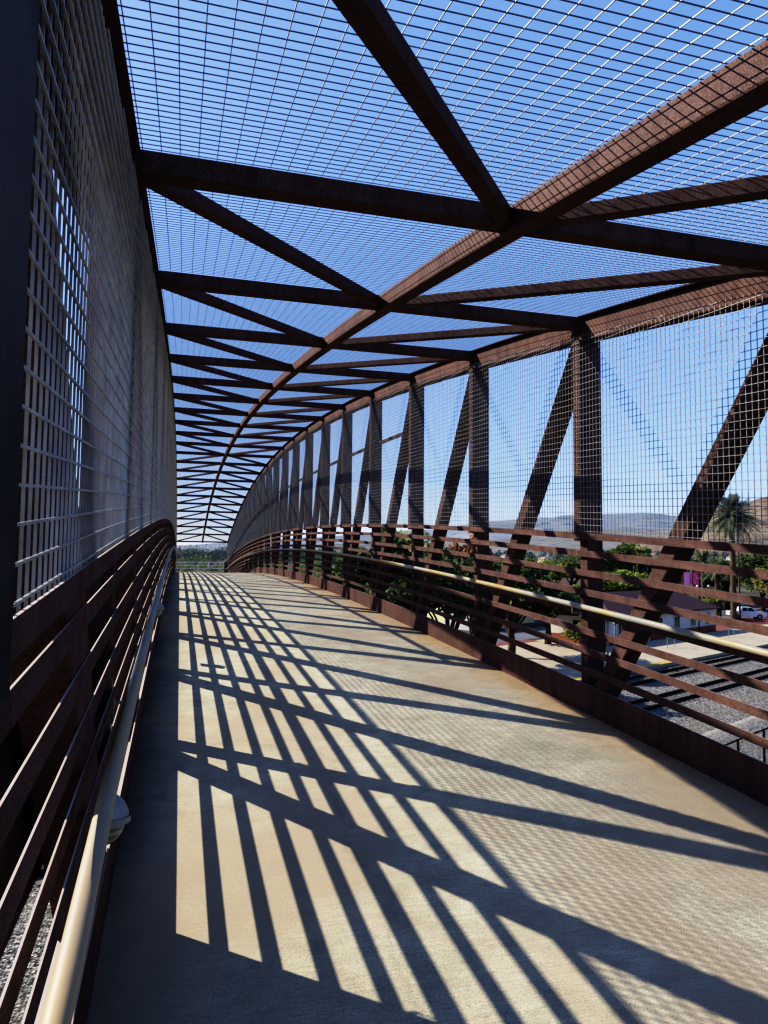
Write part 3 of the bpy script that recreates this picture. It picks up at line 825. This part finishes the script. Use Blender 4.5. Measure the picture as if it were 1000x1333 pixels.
T = [  # azimuth, distance, height, width, variant, leaves, label
 (15.6, 42, 10.3, 7.5, 0, LF_DARK, 'dark bushy tree rising close behind the railing, nearest on the left of the view'),
 (18.3, 52, 11.3, 7, 1, LF_OLIVE, 'olive green tree behind the railing, right of the nearest dark tree'),
 (20.8, 47, 10.2, 6.5, 2, LF_DARK, 'dark tree in front of the cream yellow building'),
 (22.6, 58, 11.0, 5.5, 3, LF_RED, 'russet brown tree between the dark trees in the left group'),
 (25.6, 64, 8.4, 10, 0, LF_DARK, 'wide dark tree shading the parked cars'),
 (28.4, 78, 6.9, 9, 1, LF_DARK, 'broad dark green tree left of the white annex'),
 (27.3, 128, 9.2, 7, 3, LF_DARK, 'tall dark conical tree behind the grey shingled house'),
 (28.6, 150, 9.0, 9, 0, LF_LIME, 'bright lime tree behind the roofs, upper one'),
 (30.2, 165, 10.8, 12, 1, LF_MID, 'rounded mid green tree above the tan roof'),
 (30.6, 112, 5.8, 8, 2, LF_LIME, 'lime green shrubby tree just left of the second bridge post'),
 (32.8, 150, 13.2, 12, 2, LF_MID, 'large green tree standing behind the station roof, left of centre'),
 (34.6, 158, 13.2, 12, 0, LF_OLIVE, 'large olive tree behind the station roof, right of the green one'),
 (33.4, 112, 8.0, 9, 1, LF_LIME, 'lime green tree immediately behind the station roof'),
 (35.0, 118, 7.0, 8, 3, LF_LIME, 'second lime green tree behind the station roof, nearer the banners'),
 (37.0, 150, 9.8, 11, 2, LF_DARK, 'dark dense tree behind the pink banners'),
 (39.2, 165, 9.8, 12, 1, LF_DARK, 'dark tree behind the low palms'),
 (41.0, 150, 9.2, 12, 0, LF_DARK, 'dark dense tree below the big palm'),
 (43.2, 145, 11.3, 12, 3, LF_DARK, 'dark evergreen behind the pickup truck'),
 (45.5, 140, 12, 12, 1, LF_MID, 'green tree at the right edge behind the pickup truck'),
 (43.9, 116, 9.3, 6.5, 2, LF_OLIVE, 'lighter olive tree at the right edge above the pickup truck'),
 (40.5, 122, 4.2, 6, 0, LF_LIME, 'small lime bush left of the pickup truck'),
 (31.0, 72, 2.9, 4.5, 3, LF_OLIVE, 'clipped olive bush in front of the white annex'),
 (24.4, 118, 9.4, 9, 1, LF_MID, 'mid green tree behind the dark shade trees'),
 (3.2, 110, 7.9, 7, 2, LF_MID, 'green tree beyond the right end of the far railing'),
 (-1.4, 130, 7.4, 9, 0, LF_DARK, 'dark tree beyond the left end of the far railing'),
 (-9, 60, 8.2, 8, 1, LF_DARK, 'dark tree left of the bridge beyond the tracks'),
 (-16, 50, 7.4, 8, 2, LF_MID, 'green tree left of the bridge, farther from it'),
 (-13, 38, 6.2, 8, 3, LF_DARK, 'low dark tree left of the bridge at the platform edge'),
 (-21, 44, 7.2, 9, 0, LF_MID, 'green tree at the far left beyond the tracks'),
 (-6.5, 46, 6.0, 7, 2, LF_OLIVE, 'olive tree just left of the bridge posts'),
]
for k, (az, d, h, w_, var, lm, lab) in enumerate(T):
    x, y = P(az, d)
    tree('shrub' if h < 4.5 else 'broadleaf_tree', x, y, h, w_, var, lm, lab, rz=k*1.3, cat='shrub' if h < 4.5 else 'tree')

# palms
def palm(x, y, h, cr, label, n=70, seed=1, group=None):
    rnd = random.Random(seed)
    r = Root('palm_tree', (x, y, G), label, 'palm tree', group)
    m = MB(); m.tube([(x, y, G), (x+.1, y, G+h*.5), (x, y, G+h)], .42, 12, .36); m.build('trunk', PALMBARK, r)
    m = MB(); top = Vector((x, y, G+h))
    for k in range(n):
        t = rnd.uniform(0, 2*math.pi); el = rnd.uniform(-.55, 1.35); L_ = cr*rnd.uniform(.85, 1.12)
        d = Vector((math.cos(t)*math.cos(el), math.sin(t)*math.cos(el), math.sin(el)))
        side = Vector((-math.sin(t), math.cos(t), 0)); N_ = 16
        prev = None
        for q in range(N_+1):
            f = q/N_; p = top + d*L_*f + Vector((0,0,-1))*L_*.42*f*f*(1.15-abs(math.sin(el))*.5)
            if prev is not None:
                ax = (p-prev).normalized(); up = side.cross(ax)
                ll = L_*.17*math.sin(math.pi*(.12+.85*f))+.05
                for s_ in (-1, 1):
                    for o in (0, .5):
                        b = prev + (p-prev)*o
                        e = b + side*s_*ll*.85 + ax*ll*.6 - Vector((0,0,1))*ll*.25 + up*rnd.uniform(-.1,.1)*ll
                        m.tri(b, b+ax*.09, e)
                m.quad(prev-side*.03, prev+side*.03, p+side*.02, p-side*.02)
            prev = p
    m.build('crown', LF_PALM, r, recalc=False)
x, y = P(41.35, 118); palm(x, y, 15.6, 4.4, 'tall feather palm with a full round crown behind the light mast', 170, 1)
for k, (az, d, h, cr, lab) in enumerate(((38.1, 135, 8.8, 3.4, 'low palm nearest the pink banners'), (39.4, 140, 9.0, 3.2, 'low palm between the banners and the tall palm'), (40.3, 132, 7.8, 3.0, 'low palm at the foot of the tall palm'))):
    x, y = P(az, d); palm(x, y, h, cr, lab, 60, 5+k)

# far woodland across the plain
def woodland(name, mt, spec, seed, per, label):
    rnd = random.Random(seed); m = MB()
    for (az0, az1, d0, d1, n, hmin, hmax, rise) in spec:
        for k in range(n):
            d = math.sqrt(rnd.uniform(d0*d0, d1*d1)); az = rnd.uniform(az0, az1); x, y = P(az, d)
            zb = G + max(0, d-520)*rise; h = rnd.uniform(hmin, hmax); rr = h*rnd.uniform(.35, .6)
            pn = max(26, int(per*min(1, 260/d)))
            ls = .5*max(1, d/420)*.8
            for j in range(pn):
                dv = Vector((rnd.gauss(0,1), rnd.gauss(0,1), rnd.gauss(0,1))).normalized()*(rnd.random()**.35)
                leaf(m, Vector((x+dv.x*rr, y+dv.y*rr, zb+h*.55+dv.z*h*.5)), ls*rnd.uniform(.6, 1.3), rnd)
    o = m.build(name, mt, recalc=False); tag(o, label, 'woodland', kind='stuff'); return o
woodland('distant_woodland', LF_MID, [(13, 60, 185, 420, 150, 7, 11, .03), (-30, 12, 230, 420, 110, 6, 10, .02)], 3, 330, 'belt of green trees over the town beyond the station')
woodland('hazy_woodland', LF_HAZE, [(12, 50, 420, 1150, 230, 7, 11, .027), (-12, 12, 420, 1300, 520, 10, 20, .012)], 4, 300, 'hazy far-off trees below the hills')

# ------------------------------------------------------------------ hills
def interp(tab, a):
    if a <= tab[0][0]: return tab[0][1]
    for (a0, e0), (a1, e1) in zip(tab, tab[1:]):
        if a <= a1:
            t = (a-a0)/(a1-a0); t = t*t*(3-2*t); return e0+(e1-e0)*t
    return tab[-1][1]
def hill(name, m_, tab, d0, dp, d1, az0, az1, rough, seed):
    m = MB(); na, nr = 220, 26; V = []
    for i in range(na+1):
        az = az0+(az1-az0)*i/na; H = math.tan(R(interp(tab, az)))*dp - G
        row = []
        for j in range(nr+1):
            f = j/nr; d = d0+(d1-d0)*f
            fp = (dp-d0)/(d1-d0); s = f/fp if f < fp else (1-f)/(1-fp); s = max(0, s)
            sm = s*s*(3-2*s)*.6 + s*.4
            x, y = P(az, d); nz = mnoise.fractal(Vector((x, y, seed))/(dp*.11), .8, 2.1, 6)
            row.append((x, y, G-.5+H*sm + nz*rough*H*min(1, s*2)*(1-.55*s)))
        V.append(row)
    for i in range(na):
        for j in range(nr): m.quad(V[i][j], V[i+1][j], V[i+1][j+1], V[i][j+1])
    me = m
    o = m.build(name, m_, recalc=False); 
    bm = bmesh.new(); bm.from_mesh(o.data); bmesh.ops.remove_doubles(bm, verts=bm.verts, dist=.01); bmesh.ops.recalc_face_normals(bm, faces=bm.faces); bm.to_mesh(o.data); bm.free()
    for p in o.data.polygons: p.use_smooth = True
    tag(o, kind='structure'); return o
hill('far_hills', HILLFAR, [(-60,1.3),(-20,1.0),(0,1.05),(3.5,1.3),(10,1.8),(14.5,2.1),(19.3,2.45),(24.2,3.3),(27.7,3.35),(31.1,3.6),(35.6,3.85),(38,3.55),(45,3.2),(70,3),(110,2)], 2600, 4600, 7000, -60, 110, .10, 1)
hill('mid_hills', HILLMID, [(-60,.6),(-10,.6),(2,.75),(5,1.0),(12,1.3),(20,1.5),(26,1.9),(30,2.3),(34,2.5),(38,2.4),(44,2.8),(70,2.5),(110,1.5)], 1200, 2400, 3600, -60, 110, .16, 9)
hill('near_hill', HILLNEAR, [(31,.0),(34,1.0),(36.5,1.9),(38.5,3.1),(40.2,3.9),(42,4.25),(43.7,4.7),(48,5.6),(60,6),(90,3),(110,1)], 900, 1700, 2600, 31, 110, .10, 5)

# ------------------------------------------------------------------ camera
F, YAW, PIT, ROL = 943.815, .2739353, .0671613, .0093007
cam = bpy.data.cameras.new('camera'); co = bpy.data.objects.new('camera', cam); COL.objects.link(co)
cam.sensor_fit = 'HORIZONTAL'; cam.sensor_width = 36; cam.lens = F/1000*36
cam.clip_start = .05; cam.clip_end = 20000
fw = Vector((math.sin(YAW)*math.cos(PIT), math.cos(YAW)*math.cos(PIT), math.sin(PIT)))
rt = Vector((math.cos(YAW), -math.sin(YAW), 0)); up = rt.cross(fw)
r2 = rt*math.cos(ROL) + up*math.sin(ROL); u2 = -rt*math.sin(ROL) + up*math.cos(ROL)
M = Matrix((r2, u2, -fw)).transposed().to_4x4(); co.matrix_world = M
sc.camera = co

# ------------------------------------------------------------------ light
SX, SY = 1.05, .88            # horizontal run of a shadow per metre of height (to +x, to -y)
tosun = Vector((-SX, SY, 1)).normalized()
el = math.asin(tosun.z)
sd = bpy.data.lights.new('sun', 'SUN'); sd.energy = 5.0; sd.angle = R(.5); sd.color = (1, .94, .83)
so = bpy.data.objects.new('sun', sd); COL.objects.link(so); so.rotation_euler = tosun.to_track_quat('Z', 'Y').to_euler()
so.location = (-30, 30, 40)
SKYG, SKYS, SKYV = .5, 1.28, 1.66
w = bpy.data.worlds.new('World'); sc.world = w; w.use_nodes = True
nt = w.node_tree; N = nt.nodes; L = nt.links; N.clear()
wo = N.new('ShaderNodeOutputWorld'); bg = N.new('ShaderNodeBackground'); sk = N.new('ShaderNodeTexSky')
sk.sky_type = 'NISHITA'; sk.sun_disc = False; sk.sun_elevation = el; sk.sun_rotation = math.atan2(tosun.x, tosun.y)
sk.altitude = 100; sk.air_density = 1.0; sk.dust_density = .6; sk.ozone_density = 2.5
ga = N.new('ShaderNodeGamma'); ga.inputs[1].default_value = SKYG; L.new(sk.outputs[0], ga.inputs[0])
hs_ = N.new('ShaderNodeHueSaturation'); hs_.inputs['Saturation'].default_value = SKYS; hs_.inputs['Value'].default_value = SKYV; L.new(ga.outputs[0], hs_.inputs['Color'])
vm_ = N.new('ShaderNodeVectorMath'); vm_.operation = 'MULTIPLY'; vm_.inputs[1].default_value = (1.0, 1.08, 1.47)
L.new(hs_.outputs[0], vm_.inputs[0]); L.new(vm_.outputs[0], bg.inputs[0]); bg.inputs[1].default_value = .15; L.new(bg.outputs[0], wo.inputs[0])
TONE = [(0,0),(.05,.012),(.12,.068),(.29,.35),(.55,.75),(1,1)]   # camera response: soft toe, gentle shoulder
sc.view_settings.view_transform = 'Standard'; sc.view_settings.look = 'None'; sc.view_settings.exposure = 0
vs_ = sc.view_settings; vs_.use_curve_mapping = True
cm = vs_.curve_mapping; cv = cm.curves[3]
for px, py in TONE[1:-1]: cv.points.new(px, py)
cv.points[0].location = TONE[0]; cv.points[len(cv.points)-1].location = TONE[-1]
cm.update()
sc.cycles.use_denoising = True
sc.cycles.max_bounces = 6
